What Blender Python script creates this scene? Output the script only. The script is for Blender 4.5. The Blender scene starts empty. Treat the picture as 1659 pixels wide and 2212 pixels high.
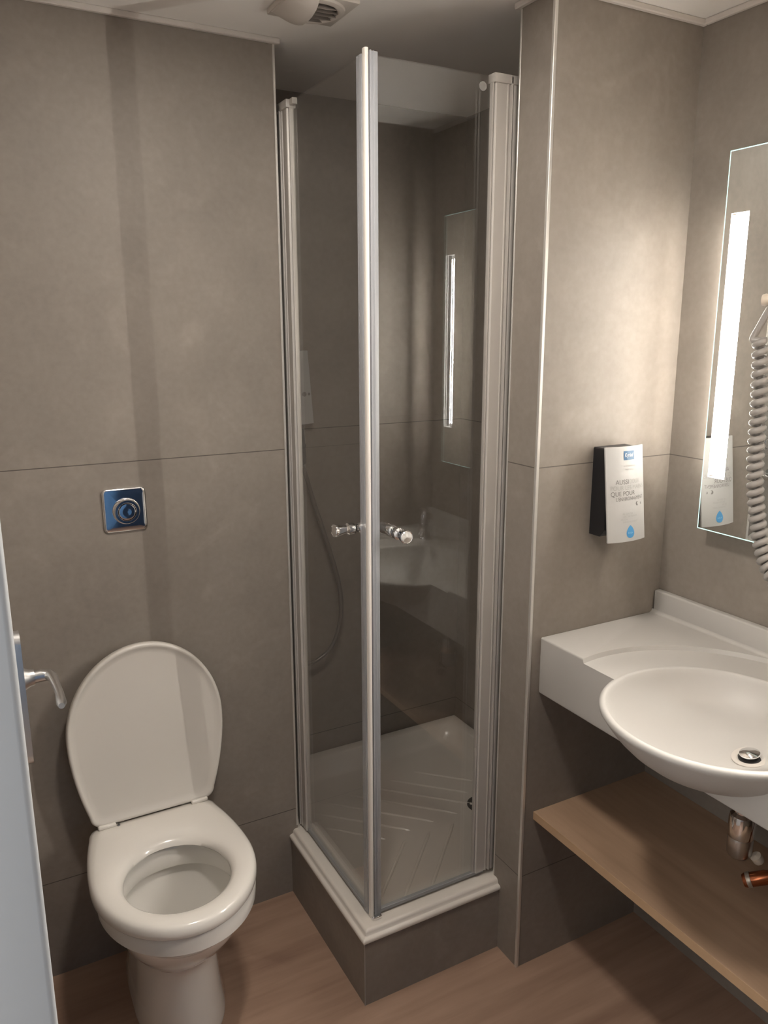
import bpy, bmesh, math, random
from mathutils import Vector, Matrix, noise

random.seed(7)
SC = bpy.context.scene
COL = SC.collection
PI = math.pi

# ------------------------------------------------------------------ camera
cd = bpy.data.cameras.new('camera')
cam = bpy.data.objects.new('camera', cd)
COL.objects.link(cam)
cd.sensor_fit = 'HORIZONTAL'
cd.sensor_width = 36.0
cd.lens = 36.0 * 1710.37 / 1659.0
cd.clip_start = 0.02
yaw, pit, rol = math.radians(-28.5964), math.radians(-13.0104), math.radians(-0.1608)
fw = Vector((math.sin(-yaw) * math.cos(pit), math.cos(yaw) * math.cos(pit), math.sin(pit)))
rt = Vector((math.cos(yaw), math.sin(yaw), 0))
up = rt.cross(fw)
r2 = math.cos(rol) * rt + math.sin(rol) * up
u2 = -math.sin(rol) * rt + math.cos(rol) * up
m3 = Matrix((r2, u2, -fw)).transposed()
cam.matrix_world = Matrix.Translation((-0.7108, -1.4084, 1.58)) @ m3.to_4x4()
SC.camera = cam

# ------------------------------------------------------------------ world, light, exposure
W = bpy.data.worlds.new('world')
SC.world = W
W.use_nodes = True
W.node_tree.nodes['Background'].inputs[0].default_value = (0.25, 0.4, 0.7, 1)
W.node_tree.nodes['Background'].inputs[1].default_value = 0.15
SC.view_settings.view_transform = 'Standard'
SC.view_settings.look = 'None'
SC.view_settings.exposure = 0.38
SC.view_settings.gamma = 1.0
SC.view_settings.use_curve_mapping = False

LED_NEAR = 18.0        # full-width diffuse strip by the pillar
LED_FAR = 390.0       # narrow diode tape in the far window
LED_COLOR = (1.0, 0.945, 0.865)


def area_light(name, loc, target, sx, sy, power, col):
    l = bpy.data.lights.new(name, 'AREA')
    l.shape = 'RECTANGLE'
    l.size, l.size_y = sx, sy
    l.energy = power
    l.color = col
    o = bpy.data.objects.new(name, l)
    o.location = loc
    o.rotation_euler = (Vector(target) - Vector(loc)).to_track_quat('-Z', 'Y').to_euler()
    COL.objects.link(o)
    return o


area_light('hall_daylight', (-1.45, -1.36, 1.35), (-0.6, -1.12, 1.2), 0.4, 1.3, 12.5, (0.97, 0.955, 0.92))   # bluish daylight in the hall, left of the doorway
area_light('room_ceiling_light', (-0.22, -0.42, 2.19), (-0.22, -0.42, 0), 0.14, 0.14, 8.0, (1.0, 0.93, 0.84))   # downlight out of frame above

# ------------------------------------------------------------------ measured dimensions (metres)
WX, DY, EY, H = 0.394, 0.4587, 0.076, 0.1788     # pillar left face, toilet wall, pillar front (-EY), tray edge
XE, M, R = 0.0246, 0.8017, 0.821                  # toilet wall end, mirror wall, shower back wall
ZC, ZT, ZJ = 2.2104, 2.2224, 1.2839               # trim bottom, ceiling, tile joint
ST = 0.029                                        # back of the pillar
YD = -0.90                                        # inside face of door wall
CX, CT, CB = 0.4256, 0.8868, 0.7485
SX, ZS = 0.4281, 0.4345


# ------------------------------------------------------------------ node helpers
def new_mat(name):
    m = bpy.data.materials.new(name)
    m.use_nodes = True
    nt = m.node_tree
    return m, nt, nt.nodes['Principled BSDF']


def N(nt, kind, **kw):
    n = nt.nodes.new(kind)
    for k, v in kw.items():
        setattr(n, k, v)
    return n


def simple(name, col, rough=0.5, metal=0.0, var=0.03, scale=30.0, coat=0.0, bump=0.0):
    m, nt, b = new_mat(name)
    tc = N(nt, 'ShaderNodeTexCoord')
    nz = N(nt, 'ShaderNodeTexNoise')
    nz.inputs['Scale'].default_value = scale
    nz.inputs['Detail'].default_value = 4
    nt.links.new(tc.outputs['Object'], nz.inputs['Vector'])
    rp = N(nt, 'ShaderNodeMapRange')
    rp.inputs['To Min'].default_value = 1 - var
    rp.inputs['To Max'].default_value = 1 + var
    nt.links.new(nz.outputs['Fac'], rp.inputs['Value'])
    mx = N(nt, 'ShaderNodeVectorMath', operation='SCALE')
    mx.inputs[0].default_value = col
    nt.links.new(rp.outputs['Result'], mx.inputs['Scale'])
    nt.links.new(mx.outputs['Vector'], b.inputs['Base Color'])
    b.inputs['Roughness'].default_value = rough
    b.inputs['Metallic'].default_value = metal
    b.inputs['Coat Weight'].default_value = coat
    b.inputs['Coat Roughness'].default_value = 0.05
    if bump:
        bp = N(nt, 'ShaderNodeBump')
        bp.inputs['Strength'].default_value = bump
        bp.inputs['Distance'].default_value = 0.002
        nt.links.new(nz.outputs['Fac'], bp.inputs['Height'])
        nt.links.new(bp.outputs['Normal'], b.inputs['Normal'])
    return m


def tile_material():
    m, nt, b = new_mat('grey_brown_tile')
    geo = N(nt, 'ShaderNodeNewGeometry')
    n1 = N(nt, 'ShaderNodeTexNoise')
    n1.inputs['Scale'].default_value = 2.6
    n1.inputs['Detail'].default_value = 7
    n1.inputs['Roughness'].default_value = 0.62
    n2 = N(nt, 'ShaderNodeTexNoise')
    n2.inputs['Scale'].default_value = 70
    n2.inputs['Detail'].default_value = 5
    n3 = N(nt, 'ShaderNodeTexNoise')
    n3.inputs['Scale'].default_value = 7.5
    n3.inputs['Detail'].default_value = 3
    n3.inputs['Distortion'].default_value = 1.2
    for n in (n1, n2, n3):
        nt.links.new(geo.outputs['Position'], n.inputs['Vector'])
    cr = N(nt, 'ShaderNodeValToRGB')
    cr.color_ramp.elements[0].position = 0.3
    cr.color_ramp.elements[0].color = (0.225, 0.194, 0.167, 1)
    cr.color_ramp.elements[1].position = 0.72
    cr.color_ramp.elements[1].color = (0.30, 0.262, 0.227, 1)
    nt.links.new(n1.outputs['Fac'], cr.inputs['Fac'])
    # fine speckle and pale cloud patches
    mr = N(nt, 'ShaderNodeMapRange')
    mr.inputs['From Min'].default_value = 0.3
    mr.inputs['From Max'].default_value = 0.7
    mr.inputs['To Min'].default_value = 0.95
    mr.inputs['To Max'].default_value = 1.05
    nt.links.new(n2.outputs['Fac'], mr.inputs['Value'])
    mr3 = N(nt, 'ShaderNodeMapRange')
    mr3.inputs['From Min'].default_value = 0.55
    mr3.inputs['From Max'].default_value = 0.8
    mr3.inputs['To Min'].default_value = 1.0
    mr3.inputs['To Max'].default_value = 1.14
    nt.links.new(n3.outputs['Fac'], mr3.inputs['Value'])
    mm = N(nt, 'ShaderNodeMath', operation='MULTIPLY')
    nt.links.new(mr.outputs['Result'], mm.inputs[0])
    nt.links.new(mr3.outputs['Result'], mm.inputs[1])
    sc = N(nt, 'ShaderNodeVectorMath', operation='SCALE')
    nt.links.new(cr.outputs['Color'], sc.inputs[0])
    nt.links.new(mm.outputs['Value'], sc.inputs['Scale'])
    # joints between the large tiles
    sx = N(nt, 'ShaderNodeSeparateXYZ')
    nt.links.new(geo.outputs['Position'], sx.inputs[0])
    last = None
    for z in (ZJ, 0.2625):
        s = N(nt, 'ShaderNodeMath', operation='SUBTRACT')
        s.inputs[1].default_value = z
        nt.links.new(sx.outputs['Z'], s.inputs[0])
        a = N(nt, 'ShaderNodeMath', operation='ABSOLUTE')
        nt.links.new(s.outputs[0], a.inputs[0])
        l = N(nt, 'ShaderNodeMath', operation='LESS_THAN')
        l.inputs[1].default_value = 0.0011
        nt.links.new(a.outputs[0], l.inputs[0])
        if last is None:
            last = l
        else:
            mxm = N(nt, 'ShaderNodeMath', operation='MAXIMUM')
            nt.links.new(last.outputs[0], mxm.inputs[0])
            nt.links.new(l.outputs[0], mxm.inputs[1])
            last = mxm
    mix = N(nt, 'ShaderNodeMix', data_type='RGBA')
    mix.inputs[7].default_value = (0.1, 0.085, 0.073, 1)
    nt.links.new(last.outputs[0], mix.inputs[0])
    nt.links.new(sc.outputs['Vector'], mix.inputs[6])
    nt.links.new(mix.outputs[2], b.inputs['Base Color'])
    b.inputs['Roughness'].default_value = 0.5
    b.inputs['Specular IOR Level'].default_value = 0.35
    bp = N(nt, 'ShaderNodeBump')
    bp.inputs['Strength'].default_value = 0.06
    bp.inputs['Distance'].default_value = 0.001
    nt.links.new(n2.outputs['Fac'], bp.inputs['Height'])
    nt.links.new(bp.outputs['Normal'], b.inputs['Normal'])
    return m


def wood_material(name, dark, mid, light, along, plank=None, rough=0.45):
    """along = 0 grain runs in x, 1 grain runs in y."""
    m, nt, b = new_mat(name)
    geo = N(nt, 'ShaderNodeNewGeometry')
    mp = N(nt, 'ShaderNodeMapping')
    sc = [16, 16, 16]
    sc[along] = 1.3
    mp.inputs['Scale'].default_value = sc
    nt.links.new(geo.outputs['Position'], mp.inputs['Vector'])
    n1 = N(nt, 'ShaderNodeTexNoise')
    n1.inputs['Scale'].default_value = 1.4
    n1.inputs['Detail'].default_value = 8
    n1.inputs['Roughness'].default_value = 0.6
    n1.inputs['Distortion'].default_value = 0.4
    nt.links.new(mp.outputs['Vector'], n1.inputs['Vector'])
    mp2 = N(nt, 'ShaderNodeMapping')
    s2 = [5, 5, 5]
    s2[along] = 2.0
    mp2.inputs['Scale'].default_value = s2
    nt.links.new(geo.outputs['Position'], mp2.inputs['Vector'])
    n2 = N(nt, 'ShaderNodeTexNoise')
    n2.inputs['Scale'].default_value = 1.0
    n2.inputs['Detail'].default_value = 3
    nt.links.new(mp2.outputs['Vector'], n2.inputs['Vector'])
    ad = N(nt, 'ShaderNodeMath', operation='ADD')
    nt.links.new(n1.outputs['Fac'], ad.inputs[0])
    nt.links.new(n2.outputs['Fac'], ad.inputs[1])
    hf = N(nt, 'ShaderNodeMath', operation='MULTIPLY')
    hf.inputs[1].default_value = 0.5
    nt.links.new(ad.outputs[0], hf.inputs[0])
    cr = N(nt, 'ShaderNodeValToRGB')
    e = cr.color_ramp.elements
    e[0].position, e[0].color = 0.33, (*dark, 1)
    e[1].position, e[1].color = 0.68, (*light, 1)
    k = e.new(0.5)
    k.color = (*mid, 1)
    nt.links.new(hf.outputs[0], cr.inputs['Fac'])
    nt.links.new(cr.outputs['Color'], b.inputs['Base Color'])
    b.inputs['Roughness'].default_value = rough
    return m


def glass_material(name, tint, f0=0.06, rough=0.0):
    """Flat pane: clear transmission plus a mirror layer that grows at grazing angles."""
    m, nt, b = new_mat(name)
    nt.nodes.remove(b)
    out = nt.nodes['Material Output']
    lw = N(nt, 'ShaderNodeLayerWeight')
    lw.inputs['Blend'].default_value = 0.5
    pw = N(nt, 'ShaderNodeMath', operation='POWER')
    pw.inputs[1].default_value = 5.0
    nt.links.new(lw.outputs['Facing'], pw.inputs[0])
    ma = N(nt, 'ShaderNodeMath', operation='MULTIPLY_ADD')
    ma.inputs[1].default_value = 1 - f0
    ma.inputs[2].default_value = f0
    nt.links.new(pw.outputs[0], ma.inputs[0])
    tr = N(nt, 'ShaderNodeBsdfTransparent')
    tr.inputs['Color'].default_value = (*tint, 1)
    gl = N(nt, 'ShaderNodeBsdfGlossy')
    gl.inputs['Roughness'].default_value = rough
    gl.inputs['Color'].default_value = (1, 1, 1, 1)
    ms = N(nt, 'ShaderNodeMixShader')
    nt.links.new(ma.outputs[0], ms.inputs[0])
    nt.links.new(tr.outputs[0], ms.inputs[1])
    nt.links.new(gl.outputs[0], ms.inputs[2])
    nt.links.new(ms.outputs[0], out.inputs['Surface'])
    return m


def emit(name, col, s):
    m, nt, b = new_mat(name)
    b.inputs['Base Color'].default_value = (0.8, 0.8, 0.8, 1)
    b.inputs['Emission Color'].default_value = (*col, 1)
    b.inputs['Emission Strength'].default_value = s
    return m


def translucent(name, col, alpha, rough=0.3):
    m, nt, b = new_mat(name)
    b.inputs['Base Color'].default_value = (*col, 1)
    b.inputs['Roughness'].default_value = rough
    b.inputs['Alpha'].default_value = alpha
    return m


TILE = tile_material()
FLOOR = wood_material('brown_plank_floor', (0.25, 0.15, 0.107), (0.37, 0.24, 0.172), (0.47, 0.315, 0.23), 0)
OAK = wood_material('oak_shelf_board', (0.33, 0.215, 0.14), (0.43, 0.285, 0.19), (0.52, 0.355, 0.24), 1, rough=0.4)
OAKEDGE = simple('oak_edge_band', (0.50, 0.335, 0.205), 0.45, var=0.08, scale=40)
CEIL = simple('ceiling_paint', (0.90, 0.87, 0.835), 0.8, var=0.015, scale=12)
TRIMW = simple('white_trim', (0.66, 0.61, 0.57), 0.45)
METALTRIM = simple('aluminium_corner_trim', (0.72, 0.69, 0.65), 0.35, 0.6)
PAINT = simple('grey_door_paint', (0.50, 0.505, 0.51), 0.45, var=0.02, scale=60, bump=0.05)
HALLB = simple('hall_blue_paint', (0.022, 0.05, 0.11), 0.7)
PANELB = simple('light_blue_reflection_panel', (0.16, 0.38, 0.75), 0.5)  # colour of the added panel mirrored in the flush plate
HALLW = simple('hall_wall_paint', (0.55, 0.56, 0.58), 0.7)
CERAMIC = simple('white_ceramic', (0.77, 0.74, 0.695), 0.06, var=0.01, scale=8, coat=0.6)
PLASTICW = simple('white_toilet_plastic', (0.77, 0.73, 0.675), 0.18, var=0.01, scale=8, coat=0.3)
LIDM = simple('toilet_lid_plastic', (0.70, 0.66, 0.605), 0.28, var=0.01, scale=8)
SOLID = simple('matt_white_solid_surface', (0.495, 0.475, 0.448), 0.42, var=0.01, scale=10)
TRAY = simple('shower_tray_acrylic', (0.72, 0.665, 0.60), 0.2, var=0.015, scale=10, coat=0.3)
CHROME = simple('chrome', (0.86, 0.86, 0.87), 0.07, 1.0, var=0.01)
BRUSHED = simple('brushed_steel', (0.62, 0.61, 0.6), 0.28, 1.0, var=0.06, scale=80)
DARKMET = simple('dark_metal', (0.05, 0.05, 0.05), 0.35, 0.5)
PROFILE = simple('satin_aluminium_profile', (0.54, 0.51, 0.475), 0.36, 0.2, var=0.02)
SEAL = translucent('clear_seal_strip', (0.55, 0.56, 0.59), 0.42, 0.25)
SEALW = simple('white_magnet_strip', (0.80, 0.75, 0.69), 0.3, var=0.02)
BLACK = simple('black_plastic', (0.012, 0.012, 0.014), 0.4)
PLATEW = simple('pale_dispenser_panel', (0.45, 0.442, 0.428), 0.38, var=0.01)
BLUE = simple('logo_blue', (0.04, 0.115, 0.22), 0.3)
DROPB = simple('drop_blue', (0.09, 0.30, 0.56), 0.3)
INK = simple('grey_ink', (0.22, 0.21, 0.2), 0.5)
INKL = simple('pale_ink_and_glare', (0.38, 0.37, 0.355), 0.5)  # pale print, and glare painted into part of the slogan
WHITEINK = simple('white_ink', (0.8, 0.82, 0.84), 0.5)
CORDM = simple('pale_grey_cord_rubber', (0.30, 0.28, 0.262), 0.35, var=0.03)
CREAM = simple('cream_plastic', (0.58, 0.50, 0.41), 0.4, var=0.02)
HOSE = simple('dark_hose', (0.20, 0.18, 0.165), 0.3, 0.4)
COPPER = simple('copper_brown_brass', (0.30, 0.085, 0.03), 0.25, 0.7)
RUBBER = simple('dark_rubber', (0.02, 0.018, 0.018), 0.6)
GLASS = glass_material('clear_shower_glass', (0.985, 0.988, 0.985), 0.06)
WATER = glass_material('toilet_water', (0.9, 0.92, 0.9), 0.05)
LED = emit('led_strip_light', LED_COLOR, LED_NEAR)
LEDF = emit('led_tape_light', LED_COLOR, LED_FAR)
LEDBACK = emit('led_back_glow', LED_COLOR, 26.0)
MIRROR = simple('mirror_silver', (0.86, 0.88, 0.87), 0.0, 1.0, var=0.0)
MEDGE = emit('mirror_edge_glow', (0.74, 0.95, 0.89), 0.75)  # edge is no lamp; emission stands in for strip light carried through the glass
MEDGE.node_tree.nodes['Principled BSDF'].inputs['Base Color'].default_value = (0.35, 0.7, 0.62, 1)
for m_ in (PLATEW, BLUE, DROPB, INK, INKL, WHITEINK):
    m_.node_tree.nodes['Principled BSDF'].inputs['Specular IOR Level'].default_value = 0.22
VENT = simple('off_white_vent_plastic', (0.60, 0.55, 0.50), 0.4, var=0.02)
VENTDARK = simple('vent_dark_inside', (0.16, 0.13, 0.11), 0.7)


# ------------------------------------------------------------------ mesh helpers
class MB:
    def __init__(s):
        s.bm = bmesh.new()

    def box(s, x0, x1, y0, y1, z0, z1, bev=0.0, seg=2, mi=0):
        r = bmesh.ops.create_cube(s.bm, size=1.0)
        vs = r['verts']
        bmesh.ops.scale(s.bm, vec=(x1 - x0, y1 - y0, z1 - z0), verts=vs)
        bmesh.ops.translate(s.bm, vec=((x0 + x1) / 2, (y0 + y1) / 2, (z0 + z1) / 2), verts=vs)
        fs = {f for v in vs for f in v.link_faces}
        for f in fs:
            f.material_index = mi
        if bev:
            es = list({e for v in vs for e in v.link_edges})
            bmesh.ops.bevel(s.bm, geom=es, offset=bev, segments=seg, profile=0.5, affect='EDGES')
        return s

    def rings(s, rings, closed_u=True, closed_v=False, cap0=False, cap1=False, mi=0):
        """rings: list of lists of points; quads between neighbours."""
        vv = [[s.bm.verts.new(p) for p in r] for r in rings]
        n = len(vv[0])
        m = len(vv)
        for i in range(m if closed_v else m - 1):
            a, b = vv[i], vv[(i + 1) % m]
            for j in range(n if closed_u else n - 1):
                k = (j + 1) % n
                try:
                    f = s.bm.faces.new((a[j], a[k], b[k], b[j]))
                    f.material_index = mi
                except ValueError:
                    pass
        if cap0:
            s.bm.faces.new(list(reversed(vv[0]))).material_index = mi
        if cap1:
            s.bm.faces.new(vv[-1]).material_index = mi
        return s

    def lathe(s, prof, c, axis='z', n=40, cap0=False, cap1=False, mi=0):
        """prof: list of (radius, height) along the axis through c."""
        c = Vector(c)
        ax = Vector({'x': (1, 0, 0), 'y': (0, 1, 0), 'z': (0, 0, 1)}[axis] if isinstance(axis, str) else axis).normalized()
        a = ax.orthogonal().normalized()
        b = ax.cross(a)
        rs = []
        for r, h in prof:
            r = max(r, 1e-5)
            rs.append([c + ax * h + (a * math.cos(2 * PI * i / n) + b * math.sin(2 * PI * i / n)) * r for i in range(n)])
        return s.rings(rs, cap0=cap0, cap1=cap1, mi=mi)

    def tube(s, path, rad, n=12, caps=True, mi=0, flat=1.0):
        path = [Vector(p) for p in path]
        if not isinstance(rad, (list, tuple)):
            rad = [rad] * len(path)
        t0 = (path[1] - path[0]).normalized()
        a = t0.orthogonal().normalized()
        rs = []
        for i, p in enumerate(path):
            t = (path[min(i + 1, len(path) - 1)] - path[max(i - 1, 0)]).normalized()
            a = (a - t * a.dot(t)).normalized()
            b = t.cross(a)
            rs.append([p + (a * math.cos(2 * PI * k / n) + b * math.sin(2 * PI * k / n) * flat) * rad[i] for k in range(n)])
        return s.rings(rs, cap0=caps, cap1=caps, mi=mi)

    def prism(s, poly, z0, z1, mi=0):
        lo = [Vector((x, y, z0)) for x, y in poly]
        hi = [Vector((x, y, z1)) for x, y in poly]
        return s.rings([lo, hi], cap0=True, cap1=True, mi=mi)

    def mesh(s, name, mats, smooth=None):
        bm = s.bm
        bmesh.ops.remove_doubles(bm, verts=bm.verts, dist=1e-6)
        bmesh.ops.recalc_face_normals(bm, faces=bm.faces)
        if smooth is not None:
            for f in bm.faces:
                f.smooth = True
            for e in bm.edges:
                if len(e.link_faces) == 2 and e.calc_face_angle(0) > smooth:
                    e.smooth = False
        me = bpy.data.meshes.new(name)
        bm.to_mesh(me)
        bm.free()
        for m in (mats if isinstance(mats, (list, tuple)) else [mats]):
            me.materials.append(m)
        return me


SM = math.radians(35)


def origin_of(o):
    v = Vector((0, 0, 0))
    while o is not None:
        v += Vector(o.location)
        o = o.parent
    return v


def obj(name, mb, mats, parent=None, smooth=SM, loc=None):
    me = mb.mesh(name, mats, smooth)
    return link_mesh(name, me, parent, loc)


def link_mesh(name, me, parent=None, loc=None):
    o = bpy.data.objects.new(name, me)
    COL.objects.link(o)
    if parent is not None:
        off = origin_of(parent)
        o.parent = parent
        me.transform(Matrix.Translation(-off))
    elif loc is not None:
        o.location = loc
        me.transform(Matrix.Translation(-Vector(loc)))
    return o


def thing(name, loc, label, cat, group=None):
    o = bpy.data.objects.new(name, None)
    o.empty_display_size = 0.05
    COL.objects.link(o)
    o.location = loc
    return tag(o, label, cat, group)


def tag(o, label, cat, group=None):
    o['label'] = label
    o['category'] = cat
    if group:
        o['group'] = group
    return o


def struct(name, mb, mats, smooth=None):
    o = obj(name, mb, mats, None, smooth)
    o['kind'] = 'structure'
    return o


def cut(o, cutters):
    """Boolean difference evaluated into a plain mesh."""
    for c in cutters:
        md = o.modifiers.new('b', 'BOOLEAN')
        md.operation = 'DIFFERENCE'
        md.solver = 'EXACT'
        md.object = c
    dg = bpy.context.evaluated_depsgraph_get()
    dg.update()
    me = bpy.data.meshes.new_from_object(o.evaluated_get(dg))
    o.modifiers.clear()
    o.data = me
    for c in cutters:
        bpy.data.objects.remove(c)
    return o


def sharp_smooth(me, ang=SM):
    bm = bmesh.new()
    bm.from_mesh(me)
    for f in bm.faces:
        f.smooth = True
    for e in bm.edges:
        e.smooth = not (len(e.link_faces) == 2 and e.calc_face_angle(0) > ang)
    bm.to_mesh(me)
    bm.free()


# ------------------------------------------------------------------ room shell
struct('floor', MB().box(-1.6, M, -2.6, R, -0.05, 0), FLOOR)
struct('ceiling', MB().box(-1.6, 0.95, -2.6, 1.0, ZT, ZT + 0.05), CEIL)
struct('wall_back', MB().box(-0.92, XE, DY, 0.95, 0, ZT), TILE)                 # behind the toilet
struct('wall_shower', MB().box(XE, M + 0.1, R, 0.95, 0, ZT), TILE)
struct('wall_right', MB().box(M, M + 0.1, YD - 0.1, R, 0, ZT), TILE)
struct('wall_pillar', MB().box(WX, M, -EY, ST, 0, ZT), TILE)
struct('wall_left', MB().box(-0.92, -0.82, YD, DY, 0, ZT), TILE)
wd = MB()
JX = -0.6960
wd.box(-1.6, JX - 0.045, YD - 0.1, YD, 0, ZT)
wd.box(0.2, M, YD - 0.1, YD, 0, ZT)
wd.box(JX - 0.045, 0.2, YD - 0.1, YD, 2.06, ZT)
for f in wd.bm.faces:
    f.normal_update()
    if f.normal.y > 0.5:
        f.material_index = 1
struct('wall_front', wd, [HALLW, TILE])
hw = MB()
hw.box(-1.6, -1.5, -2.6, YD - 0.1, 0, ZT)
struct('wall_hall_left', hw, HALLW)
struct('wall_hall_right', MB().box(0.85, 0.95, -2.6, YD - 0.1, 0, ZT), HALLW)
struct('wall_hall_back', MB().box(-1.6, 0.95, -2.7, -2.6, 0, ZT), HALLB)

struct('added_hall_panel', MB().box(-0.75, 0.09, -2.6, -2.57, 0.005, 2.05, 0.004, 2), PANELB, SM)  # unseen panel added to give the flush plate a light blue reflection
# door frame jamb with a rounded edge, seen from the hall side
jb = MB()
jb.box(JX - 0.065, JX, YD - 0.1, YD + 0.004, 0, 2.06, 0.004, 3)
jb.box(JX - 0.14, JX - 0.0, YD - 0.108, YD - 0.094, 0, 2.12, 0.004, 3)
struct('trim_1', jb, PAINT, SM)
# ceiling trims
t = MB()
t.box(-0.82, XE + 0.012, DY - 0.012, DY, ZC, ZT, 0.002, 1)
struct('trim_2', t, TRIMW)
t = MB()
t.box(WX - 0.012, M, -EY - 0.012, -EY, ZC, ZT, 0.002, 1)
t.box(WX - 0.012, WX, -EY - 0.012, ST + 0.01, ZC, ZT, 0.002, 1)
struct('trim_3', t, TRIMW)
t = MB()
t.box(M - 0.012, M, YD, -EY - 0.012, ZC, ZT, 0.002, 1)
struct('trim_4', t, TRIMW)
# tile corner trims
struct('trim_5', MB().box(WX - 0.002, WX + 0.006, -EY - 0.002, -EY + 0.006, 0, ZC, 0.001, 1), METALTRIM)
struct('trim_6', MB().box(WX - 0.0015, WX + 0.002, ST - 0.003, ST + 0.0015, 0.2, ZC, 0.0005, 1), METALTRIM)
struct('trim_7', MB().box(XE - 0.004, XE + 0.0015, DY - 0.0015, DY + 0.003, H + 0.03, ZC, 0.0005, 1), METALTRIM)

# door folded back against the left wall
dl = MB()
FX = lambda y: -0.7108 + 0.03725 * (y + 1.4084) - 0.003      # room face of the leaf, opened a little past square
dl.prism([(FX(YD + 0.006), YD + 0.006), (FX(-0.235), -0.235), (FX(-0.235) - 0.04, -0.235), (FX(YD + 0.006) - 0.04, YD + 0.006)], 0.008, 2.04)
door = struct('door_1', dl, PAINT)
dh = MB()
# long back plate with rounded ends
pl = []
for i in range(13):
    a = PI * i / 12
    pl.append((-0.288 + 0.019 * math.cos(a), 1.165 + 0.019 * math.sin(a)))
for i in range(13):
    a = PI + PI * i / 12
    pl.append((-0.288 + 0.019 * math.cos(a), 1.008 + 0.019 * math.sin(a)))
dh.rings([[Vector((x, y, z)) for y, z in pl] for x in (FX(-0.288) - 0.0005, FX(-0.288) + 0.007, FX(-0.288) + 0.009)], cap0=True, cap1=True)
obj('handle_plate', dh, BRUSHED, door)
lv = MB()
lv.lathe([(0.0195, 0), (0.0195, 0.004), (0.0175, 0.010), (0.0125, 0.019), (0.011, 0.026)], (-0.675, -0.272, 1.107), 'x', 24, True, True)
lp_ = [(-0.655, -0.272, 1.107), (-0.640, -0.272, 1.1075), (-0.6305, -0.275, 1.1075), (-0.6265, -0.287, 1.108), (-0.6258, -0.310, 1.1085), (-0.6245, -0.340, 1.106), (-0.6255, -0.368, 1.1045), (-0.6265, -0.378, 1.1045)]
lv.tube(lp_, [0.0088, 0.0086, 0.0080, 0.0066, 0.0056, 0.0055, 0.0066, 0.0040], 14, True, 0, 1.0)
obj('door_lever', lv, BRUSHED, door)


# ------------------------------------------------------------------ toilet
def outline(a, yf, ym, yb, taper, n=96, nb=4.0):
    """Plan outline: elliptical nose towards -y, squarish tapered tail towards +y."""
    pts = []
    for i in range(n):
        t = 2 * PI * i / n
        c, s = math.cos(t), math.sin(t)
        if s < 0:
            x = a * math.copysign(abs(c) ** 0.96, c)
            y = ym + (ym - yf) * s
        else:
            x = a * math.copysign(abs(c) ** (2 / nb), c)
            v = abs(s) ** (2 / nb)
            y = ym + (yb - ym) * v
            x *= 1 - taper * v ** 1.9
        pts.append((x, y))
    return pts


def outline2(a, yf, ym, yb, taper, rc, nf=56, ns=14, nc=8, nb=16):
    """Same nose, but straight-edged tail with small round corners at yb."""
    L = yb - ym
    w = lambda y: a * (1 - taper * (y / L) ** 1.9)
    half = [(w((L - rc) * i / ns), (L - rc) * i / ns) for i in range(ns)]
    cx, cy = w(L - rc) - rc, L - rc
    half += [(cx + rc * math.cos(PI / 2 * i / nc), cy + rc * math.sin(PI / 2 * i / nc)) for i in range(nc)]
    half += [(cx * (1 - 2 * i / nb), L) for i in range(nb)]
    tail = half + [(-x, y) for x, y in reversed(half[:ns + nc + 1])]
    pts = [(x, ym + y) for x, y in tail]
    for i in range(1, nf):
        t = PI + PI * i / nf
        pts.append((a * math.cos(t), ym + (ym - yf) * math.sin(t)))
    return pts


TX = -0.380
toilet = thing('toilet', (TX, 0.2, 0), 'white floor-standing toilet with raised lid under the chrome flush plate', 'toilet')


def ring3(pts, z):
    return [Vector((TX + x, y, z)) for x, y in pts]


tb = MB()
secs = []
secs.append((0.104, 0.085, 0.25, 0.455, 0.03, 0.0))
secs.append((0.104, 0.085, 0.25, 0.455, 0.03, 0.012))
secs.append((0.098, 0.095, 0.25, 0.455, 0.03, 0.05))
secs.append((0.092, 0.105, 0.25, 0.455, 0.03, 0.13))
secs.append((0.092, 0.102, 0.25, 0.455, 0.04, 0.19))
secs.append((0.108, 0.070, 0.23, 0.452, 0.08, 0.245))
secs.append((0.136, 0.026, 0.205, 0.448, 0.13, 0.295))
secs.append((0.158, -0.008, 0.19, 0.442, 0.18, 0.330))
secs.append((0.170, -0.024, 0.185, 0.44, 0.2, 0.3475))
secs.append((0.172, -0.026, 0.185, 0.44, 0.2, 0.348))
secs.append((0.173, -0.027, 0.185, 0.44, 0.2, 0.382))
secs.append((0.170, -0.024, 0.185, 0.437, 0.2, 0.388))
def spline(P, k=4):
    out = []
    for i in range(len(P) - 1):
        a, b, c, d = P[max(i - 1, 0)], P[i], P[i + 1], P[min(i + 2, len(P) - 1)]
        for j in range(k):
            t_ = j / k
            out.append(tuple(0.5 * ((2 * b[n]) + (c[n] - a[n]) * t_ + (2 * a[n] - 5 * b[n] + 4 * c[n] - d[n]) * t_ ** 2 + (3 * b[n] - a[n] - 3 * c[n] + d[n]) * t_ ** 3) for n in range(len(b))))
    out.append(P[-1])
    return out


rs = [ring3(outline(*q[:5]), q[5]) for q in spline(secs[2:9]) + secs[9:]]
rs = [ring3(outline(*q[:5]), q[5]) for q in secs[:2]] + rs
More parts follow.
